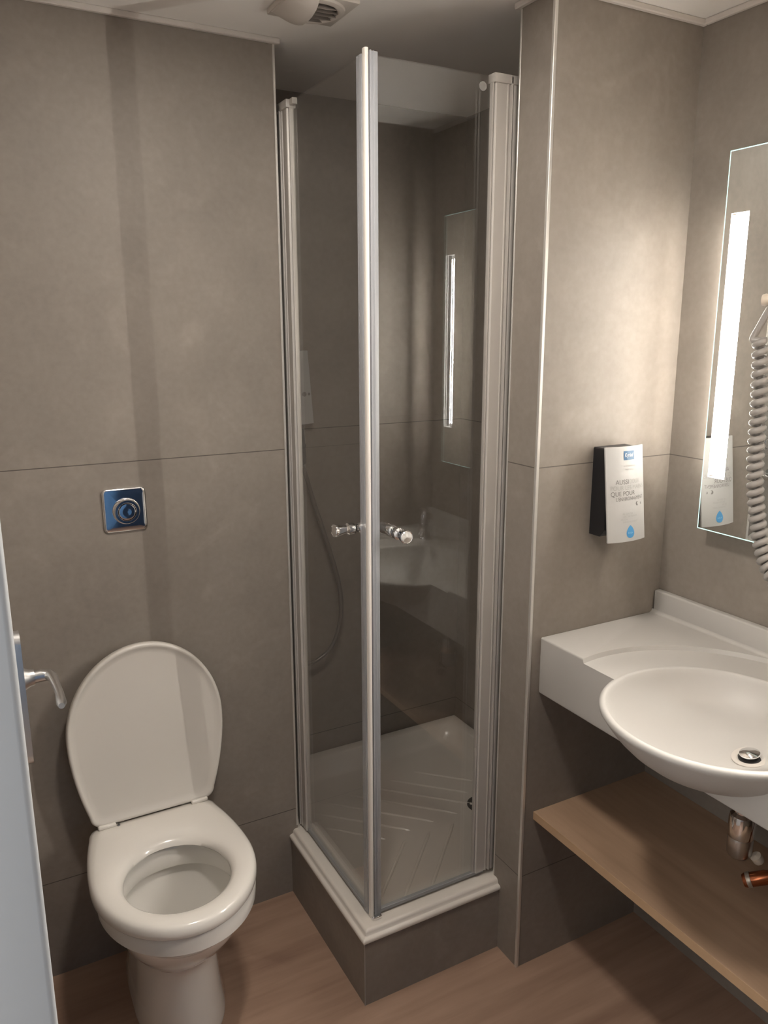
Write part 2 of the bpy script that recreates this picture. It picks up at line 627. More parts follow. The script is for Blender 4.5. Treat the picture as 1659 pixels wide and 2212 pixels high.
# inside of the bowl
ins = [(0.128, 0.018, 0.15, 0.282, 0.0, 0.388, 2.2), (0.124, 0.022, 0.15, 0.278, 0.0, 0.382, 2.2),
       (0.122, 0.024, 0.15, 0.276, 0.0, 0.345, 2.2), (0.124, 0.022, 0.15, 0.278, 0.0, 0.336, 2.2),
       (0.138, 0.008, 0.15, 0.292, 0.0, 0.334, 2.2), (0.137, 0.012, 0.15, 0.290, 0.0, 0.318, 2.2),
       (0.126, 0.03, 0.15, 0.275, 0.0, 0.28, 2.2), (0.105, 0.06, 0.16, 0.26, 0.0, 0.24, 2.2),
       (0.08, 0.095, 0.175, 0.25, 0.0, 0.205, 2.2), (0.06, 0.12, 0.18, 0.24, 0.0, 0.17, 2.2),
       (0.045, 0.14, 0.185, 0.23, 0.0, 0.14, 2.2)]
for q in ins:
    rs.append(ring3(outline(q[0], q[1], q[2], q[3], q[4], 96, q[6]), q[5]))
tb.rings(rs, cap0=True, cap1=True)
obj('bowl', tb, CERAMIC, toilet)
wt = MB()
wt.rings([ring3(outline(0.092, 0.078, 0.168, 0.256, 0, 48, 2.2), 0.2215)], cap0=True)
obj('water', wt, WATER, toilet)

# seat ring with rounded cross-section
so = [(x - 0.004, y) for x, y in outline2(0.1785, -0.034, 0.18, 0.404, 0.2, 0.034)]
si = []
for x, y in so:
    th_ = math.atan2(y - 0.147, x + 0.004)
    r_ = 1 / math.sqrt((math.cos(th_) / 0.1145) ** 2 + (math.sin(th_) / 0.121) ** 2)
    si.append((-0.004 + r_ * math.cos(th_), 0.147 + r_ * math.sin(th_)))
sec = [(0.0, 0.394), (0.0, 0.404), (0.03, 0.4125), (0.1, 0.418), (0.22, 0.4205), (0.5, 0.4205), (0.75, 0.418),
       (0.9, 0.412), (0.98, 0.405), (1.0, 0.397), (0.96, 0.3915), (0.04, 0.3905)]
rg = []
for s_, z in sec:
    rg.append([Vector((TX + o_[0] + (i_[0] - o_[0]) * s_, o_[1] + (i_[1] - o_[1]) * s_, z)) for o_, i_ in zip(so, si)])
obj('seat', MB().rings(rg, closed_v=True), PLASTICW, toilet, math.radians(60))

# lid, standing almost upright on its hinges
L0 = Vector((TX + 0.003, 0.389, 0.4305))
LY, LZ = Vector((0, 0.055, 1)).normalized(), None
LN = Vector((1, 0, 0)).cross(LY).normalized()            # faces the wall or the room
if LN.y > 0:
    LN = -LN


def lidpt(x, v, d):
    return L0 + Vector((x, 0, 0)) + LY * v + LN * d


lid_out = []
for x, y in outline2(0.184, -0.212, 0.0, 0.222, 0.232, 0.026):
    lid_out.append((x, 0.214 - y))                        # y = +.222 is the hinge edge
lsec = [(1.0, -0.010), (1.0, 0.002), (0.992, 0.006), (0.975, 0.0075), (0.955, 0.006), (0.93, 0.002), (0.88, 0.0), (0.5, -0.001), (0.02, -0.001)]
rl = []
for k, d in lsec:
    rl.append([lidpt(x * k, 0.214 + (v - 0.214) * k, d) for x, v in lid_out])
lb = MB().rings(rl, cap1=True)
rl2 = []
for k, d in [(1.0, -0.010), (0.985, -0.015), (0.9, -0.018), (0.4, -0.020), (0.02, -0.020)]:
    rl2.append([lidpt(x * k, 0.214 + (v - 0.214) * k, d) for x, v in lid_out])
lb.rings(rl2, cap1=True)
obj('lid', lb, LIDM, toilet, math.radians(60))
for s_ in (-1, 1):
    hb = MB()
    hb.tube([(TX + s_ * 0.112, 0.402, 0.4185), (TX + s_ * 0.070, 0.402, 0.4185)], 0.008, 16)
    hb.box(TX + s_ * 0.091 - 0.014, TX + s_ * 0.091 + 0.014, 0.405, 0.42, 0.386, 0.417, 0.003, 2)
    hb.box(TX + s_ * 0.112 - 0.021, TX + s_ * 0.112 + 0.021, 0.3745, 0.3985, 0.4185, 0.4285, 0.004, 3)
    obj('hinge', hb, PLASTICW, toilet)
hn = MB().lathe([(0.0035, 0), (0.0035, 0.003), (0.001, 0.0035)], (TX - 0.086, 0.3765, 0.4198), (0, -0.6, 0.8), 12, True, True)
obj('hinge_screw', hn, DARKMET, toilet)

# ------------------------------------------------------------------ flush plate
fp = thing('flush_plate', (TX, DY, 1.1725), 'square chrome flush plate with round push button on the wall above the toilet', 'flush plate')


def rrect(cx, cz, w, h, r, n=8):
    pts = []
    for k, (sx_, sz_) in enumerate(((1, 1), (-1, 1), (-1, -1), (1, -1))):
        for i in range(n + 1):
            a = PI / 2 * (k + i / n)
            pts.append((cx + sx_ * (w / 2 - r) + r * math.cos(a), cz + sz_ * (h / 2 - r) + r * math.sin(a)))
    return pts


PC = (TX - 0.0005, 1.1725)
pr = []
for ins_, d, r in ((0, 0.0, 0.011), (0, 0.004, 0.011), (0.001, 0.0055, 0.0105), (0.0035, 0.0066, 0.009), (0.006, 0.007, 0.008)):
    pr.append([Vector((x, DY - d, z)) for x, z in rrect(PC[0], PC[1], 0.099 - 2 * ins_, 0.103 - 2 * ins_, r)])
for k in (0.75, 0.5, 0.25, 0.02):
    q = [Vector((x, DY - 0.007 - 0.0012 * (1 - k), z)) for x, z in rrect(PC[0], PC[1], 0.087 * k, 0.091 * k, 0.008 * k)]
    pr.append(q)
obj('plate', MB().rings(pr, cap1=True), CHROME, fp, math.radians(50))
obj('button_ring', MB().lathe([(0.031, 0.006), (0.031, 0.010), (0.0285, 0.020), (0.027, 0.0215), (0.0215, 0.0215), (0.0205, 0.0205), (0.0205, 0.016)],
                              (PC[0] + 0.002, DY, PC[1] - 0.002), (0, -1, 0), 48), CHROME, fp)
obj('button', MB().lathe([(0.0195, 0.012), (0.0195, 0.0205), (0.0185, 0.0222), (0.0168, 0.0226), (0.008, 0.0222), (0.0001, 0.022)],
                         (PC[0] + 0.002, DY, PC[1] - 0.002), (0, -1, 0), 48), CHROME, fp)

# ------------------------------------------------------------------ ceiling vent
vt = thing('ceiling_vent', (0.0225, 0.232, ZT), 'square off-white extractor vent with curved slats on the ceiling', 'vent')
vx, vy, vz = 0.0225, 0.232, ZT
fr = MB()
fr.box(vx - 0.073, vx + 0.073, vy - 0.07, vy + 0.07, vz - 0.012, vz, 0.003, 2)
obj('frame', fr, VENT, vt)
obj('funnel', MB().lathe([(0.066, -0.0115), (0.064, -0.016), (0.058, -0.0185), (0.053, -0.0185), (0.050, -0.0165), (0.049, -0.0125)], (vx, vy, vz), 'z', 48), VENT, vt)
obj('duct', MB().lathe([(0.0495, -0.0122), (0.001, -0.0122)], (vx, vy, vz), 'z', 40), VENTDARK, vt)
for k in range(5):
    sl = MB()
    yy = vy + 0.036 - 0.018 * k
    pts_t, pts_b = [], []
    for i in range(13):
        u = -1 + 2 * i / 12
        half = math.sqrt(max(0.0, 0.049 ** 2 - (yy - vy) ** 2))
        x = vx + u * half
        bow = 0.006 * (1 - u * u)
        pts_t.append((Vector((x, yy + 0.004 - bow, vz - 0.013)), Vector((x, yy - 0.006 - bow, vz - 0.0215 - 0.004 * (1 - u * u)))))
    top = [p[0] for p in pts_t]
    bot = [p[1] for p in pts_t]
    th = Vector((0, 0.003, 0.001))
    sl.rings([top, bot, [p + th for p in bot], [p + th for p in top]], closed_u=False, closed_v=True)
    obj('slat', sl, VENT, vt)
# curved half cover on the left of the opening
cv = MB()
g0, g1 = [], []
for j in range(9):
    a = PI * (0.0 + j / 8)
    row, row2 = [], []
    for i in range(11):
        s_ = i / 10
        x = vx - 0.071 + s_ * 0.058
        rr = 0.064 * (0.80 + 0.2 * math.sin(s_ * PI * 0.5))
        hh = 0.006 + 0.020 * math.sin(min(1.0, s_ * 1.1) * PI / 2)
        row.append(Vector((x, vy + rr * math.cos(a), vz - 0.011 - hh * math.sin(a))))
        row2.append(Vector((x, vy + (rr - 0.0025) * math.cos(a), vz - 0.0105 - (hh - 0.0025) * math.sin(a))))
    g0.append(row)
    g1.append(row2)
cv.rings(g0, closed_u=False)
cv.rings(g1, closed_u=False)
cv.rings([[g0[j][-1] for j in range(9)], [g1[j][-1] for j in range(9)]], closed_u=False)
cv.rings([[g0[j][0] for j in range(9)], [Vector((vx - 0.071, vy, vz - 0.011))] * 9], closed_u=False)
obj('half_cover', cv, VENT, vt)

# ------------------------------------------------------------------ shower plinth and tray
pb = MB()
pb.prism([(0.004, 0.004), (WX, 0.004), (WX, 0.019), (0.019, 0.019), (0.019, DY), (0.004, DY)], 0, H - 0.0045)
plinth = obj('shower_plinth', pb, TILE, None, None, (0.2, 0.2, 0))
tag(plinth, 'grey-brown tiled plinth raising the shower tray above the plank floor', 'plinth')
struct('trim_8', MB().box(0.003, 0.0055, 0.003, 0.0055, 0, H - 0.004, 0.0008, 1), simple('dull_corner_trim', (0.36, 0.33, 0.30), 0.5))

tray = thing('shower_tray', (0.4, 0.4, H - 0.004), 'cream white square shower tray with diagonal ribs on the tiled plinth', 'shower tray')
prof = [(0.0, H - 0.004), (-0.001, H + 0.002), (0.0015, H + 0.006), (0.007, H + 0.0075), (0.0095, H + 0.009), (0.0105, H + 0.015),
        (0.0135, H + 0.0195), (0.018, H + 0.021), (0.05, H + 0.0195), (0.057, H + 0.018), (0.061, H + 0.014), (0.075, H - 0.008),
        (0.088, H - 0.024), (0.1, H - 0.033), (0.12, H - 0.0375)]


def rect_ring(d, z, rad, n=10):
    x0, x1, y0, y1 = d, M - 0.001 - d * 0.75, d, R - 0.001 - d * 0.75
    pts = []
    rad = max(rad, 0.0004)
    for k, (cx, cy) in enumerate(((x1 - rad, y1 - rad), (x0 + rad, y1 - rad), (x0 + rad, y0 + rad), (x1 - rad, y0 + rad))):
        for i in range(n + 1):
            a = PI / 2 * (k + i / n)
            pts.append(Vector((cx + rad * math.cos(a), cy + rad * math.sin(a), z)))
    return pts


tm = MB()
rr_ = []
for d, z in prof:
    rad = 0.002 if d < 0.02 else (0.01 if d < 0.058 else 0.05 + (d - 0.06) * 0.5)
    rr_.append(rect_ring(d, z, rad))
tm.rings(rr_)
# floor of the tray: fine grid patch with chevron ribs, sits in the last ring
bmesh.ops.holes_fill(tm.bm, edges=[e for e in tm.bm.edges if e.is_boundary and all(abs(v.co.z - prof[-1][1]) < 1e-6 for v in e.verts)])
for (pco, pno, test) in (((XE, 0, 0), (1, 0, 0), None), ((0, DY, 0), (0, 1, 0), None), ((WX, 0, 0), (1, 0, 0), None), ((0, ST, 0), (0, 1, 0), None)):
    bmesh.ops.bisect_plane(tm.bm, geom=tm.bm.verts[:] + tm.bm.edges[:] + tm.bm.faces[:], plane_co=pco, plane_no=pno, dist=1e-6)
kill = [f for f in tm.bm.faces if (f.calc_center_median().x < XE and f.calc_center_median().y > DY) or
        (f.calc_center_median().x > WX and f.calc_center_median().y < ST)]
bmesh.ops.delete(tm.bm, geom=kill, context='FACES')
obj('tray_body', tm, TRAY, tray, math.radians(50))
ZF = prof[-1][1]


def rib(p, q):
    m_ = MB()
    p, q = Vector((*p, ZF - 0.001)), Vector((*q, ZF - 0.001))
    path = [p.lerp(q, i / 12) for i in range(13)]
    path = [v + Vector((0, 0, -0.003 if i in (0, 12) else 0)) for i, v in enumerate(path)]
    m_.tube(path, [0.003] + [0.0052] * 11 + [0.003], 10, True, 0, 1.0)
    return m_


YM = 0.358
rb = MB()
for k in range(-1, 4):
    ax_ = 0.346 + 0.085 * k
    l1 = min(0.29 - 0.0 * k, ax_ - 0.125 if ax_ < 0.40 else 0.29)
    m_ = rib((ax_, YM + 0.004), (ax_ - l1, YM + 0.004 + l1))
    tmp = bpy.data.meshes.new('t'); m_.bm.to_mesh(tmp); m_.bm.free(); rb.bm.from_mesh(tmp); bpy.data.meshes.remove(tmp)
for (a_, b_) in (((0.605, 0.44), (0.415, 0.63)), ((0.655, 0.49), (0.51, 0.635))):
    m_ = rib(a_, b_)
    tmp = bpy.data.meshes.new('t'); m_.bm.to_mesh(tmp); m_.bm.free(); rb.bm.from_mesh(tmp); bpy.data.meshes.remove(tmp)
for k in range(-1, 3):
    ax_ = 0.310 + 0.083 * k
    l1 = min(0.21, ax_ - 0.12)
    m_ = rib((ax_, YM - 0.02), (ax_ - l1, YM - 0.02 - l1))
    tmp = bpy.data.meshes.new('t'); m_.bm.to_mesh(tmp); m_.bm.free(); rb.bm.from_mesh(tmp); bpy.data.meshes.remove(tmp)
rbo = obj('anti_slip_ribs', rb, TRAY, tray)
obj('tray_drain', MB().lathe([(0.044, 0.0), (0.043, 0.0035), (0.036, 0.004), (0.034, 0.001), (0.0001, 0.0005)], (0.60, 0.372, ZF), 'z', 32), DARKMET, tray)

# ------------------------------------------------------------------ shower enclosure
enc = thing('shower_enclosure', (0.05, 0.05, H + 0.02), 'corner shower enclosure of two clear glass doors with pale aluminium profiles', 'shower enclosure')
GZ0, GZ1 = 0.2062, 2.084
psec = [(0, -0.012), (0, 0.004), (0.003, 0.009), (0.009, 0.011), (0.013, 0.010), (0.0145, 0.006), (0.0165, 0.006), (0.0175, 0.0125), (0.0205, 0.0125),
        (0.0215, 0.006), (0.0255, 0.006), (0.0265, 0.010), (0.0285, 0.010), (0.0295, 0.008), (0.055, 0.0095), (0.0565, 0.0095), (0.0585, 0.0065), (0.0585, 0.001), (0.0605, 0.001), (0.0605, 0.0045), (0.063, 0.0045), (0.063, -0.006), (0.03, -0.012)]
PW, PD = 0.4025, 0.050     # front door profile: wall end in x, glass plane in y
QW, QD = 0.481, 0.046     # side door profile: wall end in y, glass plane in x
p1 = MB().prism([(PW - s_, PD - t_) for s_, t_ in psec], GZ0 + 0.006, 2.086)
p1.box(PW - 0.012, PW + 0.012, PD + 0.004, PD + 0.012, GZ0 + 0.006, 2.08)
p1.box(PW + 0.009, PW + 0.012, ST + 0.001, PD + 0.012, GZ0 + 0.006, 2.08)
o = obj('wall_profile', p1, PROFILE, enc)
c1 = MB().box(PW - 0.064, PW - 0.002, PD - 0.0125, PD + 0.012, 2.072, 2.09, 0.002, 2)
obj('end_cap', c1, PROFILE, o)
p2 = MB().prism([(QD - t_, QW - s_) for s_, t_ in psec], GZ0, 2.086)
p2.box(QD + 0.003, QD + 0.012, QW - 0.006, QW + 0.02, GZ0, 2.08)
p2.box(XE + 0.0005, QD + 0.012, QW + 0.018, QW + 0.022, GZ0, 2.08)
o = obj('wall_profile', p2, PROFILE, enc)
c2 = MB().box(QD - 0.0125, QD + 0.012, QW - 0.064, QW - 0.002, 2.072, 2.09, 0.002, 2)
c2.box(QD - 0.004, QD + 0.008, QW - 0.082, QW - 0.062, 2.076, 2.09, 0.001, 1)
obj('end_cap', c2, PROFILE, o)


def spool(c, axis):
    m_ = MB()
    half = [(0.0085, 0.0), (0.0125, 0.003), (0.0135, 0.006), (0.0135, 0.018), (0.0095, 0.0215), (0.0092, 0.024),
            (0.0135, 0.041), (0.0148, 0.047), (0.0145, 0.050), (0.0132, 0.0515), (0.0122, 0.0505), (0.0001, 0.0502)]
    m_.lathe([(r, h + 0.0034) for r, h in half], c, axis, 32)
    ax = Vector(axis)
    inner = [(0.0085, 0.0), (0.0125, 0.003), (0.0135, 0.006), (0.0135, 0.018), (0.012, 0.02), (0.0001, 0.0202)]
    m_.lathe([(r, h + 0.0034) for r, h in inner], c, tuple(-ax), 32)
    return m_


gd = MB().box(0.062, PW - 0.058, PD - 0.003, PD + 0.003, GZ0, GZ1)
d1 = obj('glass_door', gd, GLASS, enc, None)
ms = MB().box(0.0525, 0.0705, PD - 0.0065, PD + 0.0065, GZ0 - 0.004, GZ1 + 0.006, 0.0015, 2)
ms.box(0.0525, 0.0545, PD - 0.009, PD + 0.007, GZ0 - 0.004, GZ1 + 0.006)
ms.box(0.0605, 0.0618, PD - 0.0075, PD + 0.007, GZ0 - 0.004, GZ1 + 0.006)
obj('magnetic_seal', ms, SEAL, d1)
obj('bottom_seal', MB().box(0.066, PW - 0.03, PD - 0.005, PD + 0.005, GZ0 - 0.002, GZ0 + 0.008, 0.001, 1), translucent('grey_seal', (0.35, 0.35, 0.35), 0.8), d1)
obj('door_knob', spool((0.1105, PD, 1.1485), (0, -1, 0)), CHROME, d1)
obj('glass_pad', MB().lathe([(0.009, 0.0031), (0.009, 0.0045), (0.0001, 0.0047)], (0.3145, PD, 2.062), (0, -1, 0), 20), translucent('clear_pad', (0.7, 0.68, 0.65), 0.35), d1)

gd = MB().box(QD - 0.003, QD + 0.003, 0.068, QW - 0.058, GZ0, GZ1)
d2 = obj('glass_door', gd, GLASS, enc, None)
ms = MB().box(QD - 0.0055, QD + 0.0055, 0.0565, 0.078, GZ0 - 0.004, GZ1 + 0.002, 0.0015, 2)
obj('magnetic_seal', ms, SEAL, d2)
cs = MB().prism([(0.0430, 0.0560), (0.0420, 0.0490), (0.0428, 0.0460), (0.0445, 0.0440), (0.0475, 0.0435), (0.0500, 0.0445), (0.0508, 0.0490), (0.0495, 0.0520), (0.0495, 0.0560)], GZ0 - 0.006, GZ1 + 0.010)
obj('corner_strip', cs, SEALW, d2, math.radians(50))
obj('bottom_seal', MB().box(QD - 0.005, QD + 0.005, 0.078, QW - 0.03, GZ0 - 0.002, GZ0 + 0.008, 0.001, 1), translucent('grey_seal_side', (0.3, 0.3, 0.3), 0.85), d2)
obj('door_knob', spool((QD, 0.108, 1.1525), (-1, 0, 0)), CHROME, d2)
# small chrome foot under the corner
ft = MB().box(0.041, 0.066, 0.031, 0.041, H + 0.0215, H + 0.029, 0.002, 2)
obj('corner_foot', ft, CHROME, enc)

# ------------------------------------------------------------------ shower fittings behind the glass
gel = thing('gel_dispenser', (0.18, R, 1.41), 'pale flat gel dispenser inside the shower, on its back wall', 'dispenser')
gb = MB()
gb.rings([[Vector((0.14, R - 0.03, 1.33)), Vector((0.225, R - 0.03, 1.33)), Vector((0.225, R, 1.33)), Vector((0.14, R, 1.33))],
          [Vector((0.14, R - 0.03, 1.52)), Vector((0.215, R - 0.03, 1.52)), Vector((0.215, R, 1.52)), Vector((0.14, R, 1.52))]], cap0=True, cap1=True)
obj('body', gb, BLACK, gel, None)
gp = MB()
fr_ = [(0.130, 1.297), (0.2450, 1.3046), (0.2298, 1.519), (0.130, 1.520)]
gp.rings([[Vector((x, R - 0.036, z)) for x, z in fr_], [Vector((x, R - 0.030, z)) for x, z in fr_]], cap0=True, cap1=True)
obj('front_panel', gp, PLATEW, gel, None)
gm = MB()
gm.lathe([(0.007, 0), (0.007, 0.0006), (0.0001, 0.0007)], (0.2165, R - 0.036, 1.392), (0, -1, 0), 16)
gm.lathe([(0.004, 0), (0.004, 0.0006), (0.0001, 0.0007)], (0.2315, R - 0.036, 1.392), (0, -1, 0), 16)
obj('panel_marks', gm, INK, gel)

hs = thing('shower_hose', (0.2, R - 0.04, 1.2), 'dark shower hose hanging in a loop behind the left glass door', 'hose')
hp = [(0.197, R - 0.04, 1.19), (0.2098, R - 0.04, 1.16), (0.2404, R - 0.04, 1.0546), (0.2696, R - 0.04, 0.9627), (0.3026, R - 0.04, 0.8525),
      (0.322, R - 0.04, 0.765), (0.3235, R - 0.04, 0.69), (0.308, R - 0.04, 0.618), (0.2818, R - 0.04, 0.572), (0.2442, R - 0.04, 0.5453), (0.2085, R - 0.04, 0.537), (0.15, R - 0.04, 0.535), (XE + 0.012, R - 0.04, 0.54)]


def catmull(P, k=8):
    P = [Vector(p) for p in P]
    out = []
    for i in range(len(P) - 1):
        a, b, c, d = P[max(i - 1, 0)], P[i], P[i + 1], P[min(i + 2, len(P) - 1)]
        for j in range(k):
            t_ = j / k
            out.append(0.5 * ((2 * b) + (c - a) * t_ + (2 * a - 5 * b + 4 * c - d) * t_ ** 2 + (3 * b - a - 3 * c + d) * t_ ** 3))
    out.append(P[-1])
    return out


obj('hose_tube', MB().tube(catmull(hp), 0.0068, 12), HOSE, hs)
hh = MB()
hh.lathe([(0.008, 0.0), (0.0135, 0.006), (0.015, 0.03), (0.0125, 0.062), (0.010, 0.11), (0.0001, 0.112)], (0.200, R - 0.042, 1.18), 'z', 24)
hh.tube([(0.2, R, 1.24), (0.2, R - 0.05, 1.24)], 0.012, 16)
obj('hand_shower_holder', hh, BLACK, hs)
obj('wall_outlet', MB().lathe([(0.022, 0), (0.022, 0.004), (0.012, 0.008), (0.010, 0.02), (0.0001, 0.021)], (XE, R - 0.04, 0.54), 'x', 24), CHROME, hs)

# ------------------------------------------------------------------ washbasin worktop
wb = thing('washbasin', (0.6, -0.49, CB), 'matt white one-piece washbasin counter with round bowl beside the pillar', 'washbasin')
BX, BY, BZ = 0.49, -0.51, 0.8768
sl = MB()
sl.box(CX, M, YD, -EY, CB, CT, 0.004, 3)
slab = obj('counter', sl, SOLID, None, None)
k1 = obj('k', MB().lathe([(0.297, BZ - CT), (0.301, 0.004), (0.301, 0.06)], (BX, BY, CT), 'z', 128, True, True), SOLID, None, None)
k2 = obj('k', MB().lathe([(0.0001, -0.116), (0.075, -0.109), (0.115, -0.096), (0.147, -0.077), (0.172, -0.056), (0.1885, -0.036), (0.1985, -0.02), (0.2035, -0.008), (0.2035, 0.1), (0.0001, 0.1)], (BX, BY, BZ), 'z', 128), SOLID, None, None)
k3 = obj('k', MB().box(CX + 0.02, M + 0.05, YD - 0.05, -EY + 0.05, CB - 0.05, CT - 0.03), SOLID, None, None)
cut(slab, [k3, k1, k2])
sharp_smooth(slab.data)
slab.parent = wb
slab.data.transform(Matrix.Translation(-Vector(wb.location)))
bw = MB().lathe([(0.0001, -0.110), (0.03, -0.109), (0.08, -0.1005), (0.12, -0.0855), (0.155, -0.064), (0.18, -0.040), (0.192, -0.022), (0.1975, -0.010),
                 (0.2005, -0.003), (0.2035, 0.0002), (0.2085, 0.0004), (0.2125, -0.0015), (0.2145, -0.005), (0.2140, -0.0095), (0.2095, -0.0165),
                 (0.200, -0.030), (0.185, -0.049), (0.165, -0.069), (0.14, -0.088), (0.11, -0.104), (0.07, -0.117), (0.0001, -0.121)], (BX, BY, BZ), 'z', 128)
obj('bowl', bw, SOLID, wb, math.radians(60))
sp = MB().box(M - 0.02, M, YD, -0.0795, CT - 0.003, 0.9445, 0.004, 3)
# soft cove between the counter and the upstand
cove = []
for i in range(7):
    a = PI / 2 * i / 6
    cove.append((M - 0.02 - 0.008 + 0.008 * math.sin(a), CT + 0.008 - 0.008 * math.cos(a)))
cove += [(M - 0.018, CT + 0.008), (M - 0.018, CT - 0.001), (M - 0.028, CT - 0.001)]
sp.rings([[Vector((x, y, z)) for x, z in cove] for y in (YD + 0.001, -EY - 0.0005)], cap0=True, cap1=True)
obj('upstand', sp, SOLID, wb)
DC = Vector((0.562, -0.538, BZ - 0.0990))
dn = Vector((-0.19, 0.07, 1)).normalized()
obj('drain_flange', MB().lathe([(0.0335, -0.002), (0.0335, 0.0012), (0.026, 0.0016), (0.0225, 0.0006), (0.0215, -0.004), (0.0001, -0.004)], DC, dn, 40), simple('pale_drain_flange', (0.56, 0.52, 0.475), 0.3), wb)
obj('drain_well', MB().lathe([(0.0213, -0.003), (0.0213, 0.0002), (0.0001, 0.0004)], DC, dn, 32), RUBBER, wb)
obj('drain_plug', MB().lathe([(0.004, -0.003), (0.004, 0.0055), (0.0185, 0.0060), (0.0195, 0.0075), (0.0185, 0.0092), (0.012, 0.0108), (0.0001, 0.0114)], DC + dn * 0.001, dn, 40), CHROME, wb)

fc = thing('basin_faucet', (0.655, -0.70, BZ), 'chrome single-lever faucet standing at the back of the washbasin counter', 'faucet')
fx, fy, fz = 0.655, -0.70, BZ
fd = lambda r_, z_: (fx - 0.62 * r_, fy + 0.785 * r_, fz + z_)
obj('faucet_body', MB().lathe([(0.026, 0.0008), (0.026, 0.014), (0.023, 0.018), (0.0215, 0.05), (0.022, 0.085), (0.019, 0.098), (0.0001, 0.1)], (fx, fy, fz), 'z', 32), CHROME, fc)
obj('spout', MB().tube(catmull([fd(0.01, 0.055), fd(0.06, 0.066), fd(0.105, 0.064), fd(0.118, 0.05)], 6), 0.0115, 16), CHROME, fc)
obj('faucet_lever', MB().tube([fd(0, 0.098), fd(0.015, 0.112), fd(0.075, 0.13)], [0.016, 0.012, 0.008], 16, True, 0, 0.5), CHROME, fc)

# trap below the basin
tr = thing('bottle_trap', (0.62, -0.497, 0.51), 'chrome bottle trap hanging under the washbasin above the oak shelf', 'trap')
tc_ = (0.62, -0.497, 0)
obj('trap_cup', MB().lathe([(0.0001, 0.5145), (0.014, 0.515), (0.021, 0.5185), (0.0245, 0.526), (0.0252, 0.561), (0.0245, 0.5635)], tc_, 'z', 36), BRUSHED, tr)
obj('trap_body', MB().lathe([(0.0255, 0.5635), (0.0262, 0.566), (0.0262, 0.603), (0.0245, 0.612), (0.0175, 0.618), (0.0165, 0.64), (0.0165, 0.757)], tc_, 'z', 36), CHROME, tr)
obj('outlet_pipe', MB().tube([(0.64, -0.497, 0.592), (M, -0.497, 0.592)], 0.016, 20), CHROME, tr)

# brown pipe fitting at the right picture edge
pv = thing('pipe_valve', (0.64, -0.535, 0.49), 'small brown copper pipe fitting over the shelf right of the chrome trap', 'valve')
pa, pbv = Vector((0.606, -0.5225, 0.4785)), Vector((0.660, -0.585, 0.5165))
ax_ = (pbv - pa).normalized()
obj('fitting_body', MB().lathe([(0.0001, 0.0), (0.0125, 0.001), (0.0145, 0.006), (0.0145, 0.045), (0.012, 0.055), (0.010, 0.11)], pa, tuple(ax_), 6 * 4, False, True), COPPER, pv)
obj('fitting_collar', MB().lathe([(0.0152, 0.008), (0.0156, 0.010), (0.0156, 0.0145), (0.0152, 0.0165)], pa, tuple(ax_), 24), simple('dull_collar', (0.42, 0.36, 0.3), 0.4, 0.6), pv)
obj('supply_pipe', MB().tube(catmull([tuple(pbv), (0.70, -0.59, 0.535), (0.75, -0.60, 0.545), (M, -0.60, 0.545)], 6), 0.008, 12), COPPER, pv)
obj('valve_grip', MB().lathe([(0.010, 0), (0.0115, 0.004), (0.0115, 0.016), (0.0001, 0.018)], (0.642, -0.53, 0.515), (-0.5, 0.3, 0.8), 16), CREAM, pv)

# ------------------------------------------------------------------ shelf
shf = obj('oak_shelf', MB().box(SX, M, YD, -EY, ZS - 0.0215, ZS, 0.0008, 1), OAK, None, None, (0.6, -0.49, ZS - 0.0215))
tag(shf, 'oak laminate shelf board under the washbasin, fixed to the pillar', 'shelf')
obj('front_edge_band', MB().box(SX - 0.0006, SX + 0.0004, YD, -EY, ZS - 0.0211, ZS - 0.0004), OAKEDGE, shf, None)

# ------------------------------------------------------------------ mirror with light strips
mr_ = thing('mirror', (M, -0.487, 1.535), 'frameless lit mirror on the right wall above the washbasin', 'mirror')
MX, MY0, MY1, MZ0, MZ1 = M - 0.045, -0.7635, -0.2109, 1.1356, 1.9354
mb_ = MB()
WIN = ((-0.2700, -0.2268), (-0.7535, -0.7120))
WZ0, WZ1 = 1.2566, 1.8118
ys = [MY0 + 0.002, WIN[1][0], WIN[1][1], WIN[0][0], WIN[0][1], MY1 - 0.002]
ME = MB()
ME.box(MX - 0.0002, MX + 0.0052, MY0, MY0 + 0.002, MZ0, MZ1)
ME.box(MX - 0.0002, MX + 0.0052, MY1 - 0.002, MY1, MZ0, MZ1)
ME.box(MX - 0.0002, MX + 0.0052, MY0 + 0.002, MY1 - 0.002, MZ0, MZ0 + 0.002)
ME.box(MX - 0.0002, MX + 0.0052, MY0 + 0.002, MY1 - 0.002, MZ1 - 0.002, MZ1)
obj('glass_edge', ME, MEDGE, mr_, None)
for i in range(5):
    if i in (1, 3):
        mb_.box(MX, MX + 0.005, ys[i], ys[i + 1], MZ0 + 0.002, WZ0)
        mb_.box(MX, MX + 0.005, ys[i], ys[i + 1], WZ1, MZ1 - 0.002)
    else:
        mb_.box(MX, MX + 0.005, ys[i], ys[i + 1], MZ0 + 0.002, MZ1 - 0.002)
for f in mb_.bm.faces:
    f.normal_update()
    if abs(f.normal.x) < 0.5:
        f.material_index = 1
    elif f.normal.x > 0.5:
        f.material_index = 1
obj('mirror_glass', mb_, [MIRROR, simple('mirror_back_paint', (0.75, 0.75, 0.75), 0.8)], mr_, None)
BOXW = simple('light_box_white', (0.5, 0.5, 0.49), 0.6)
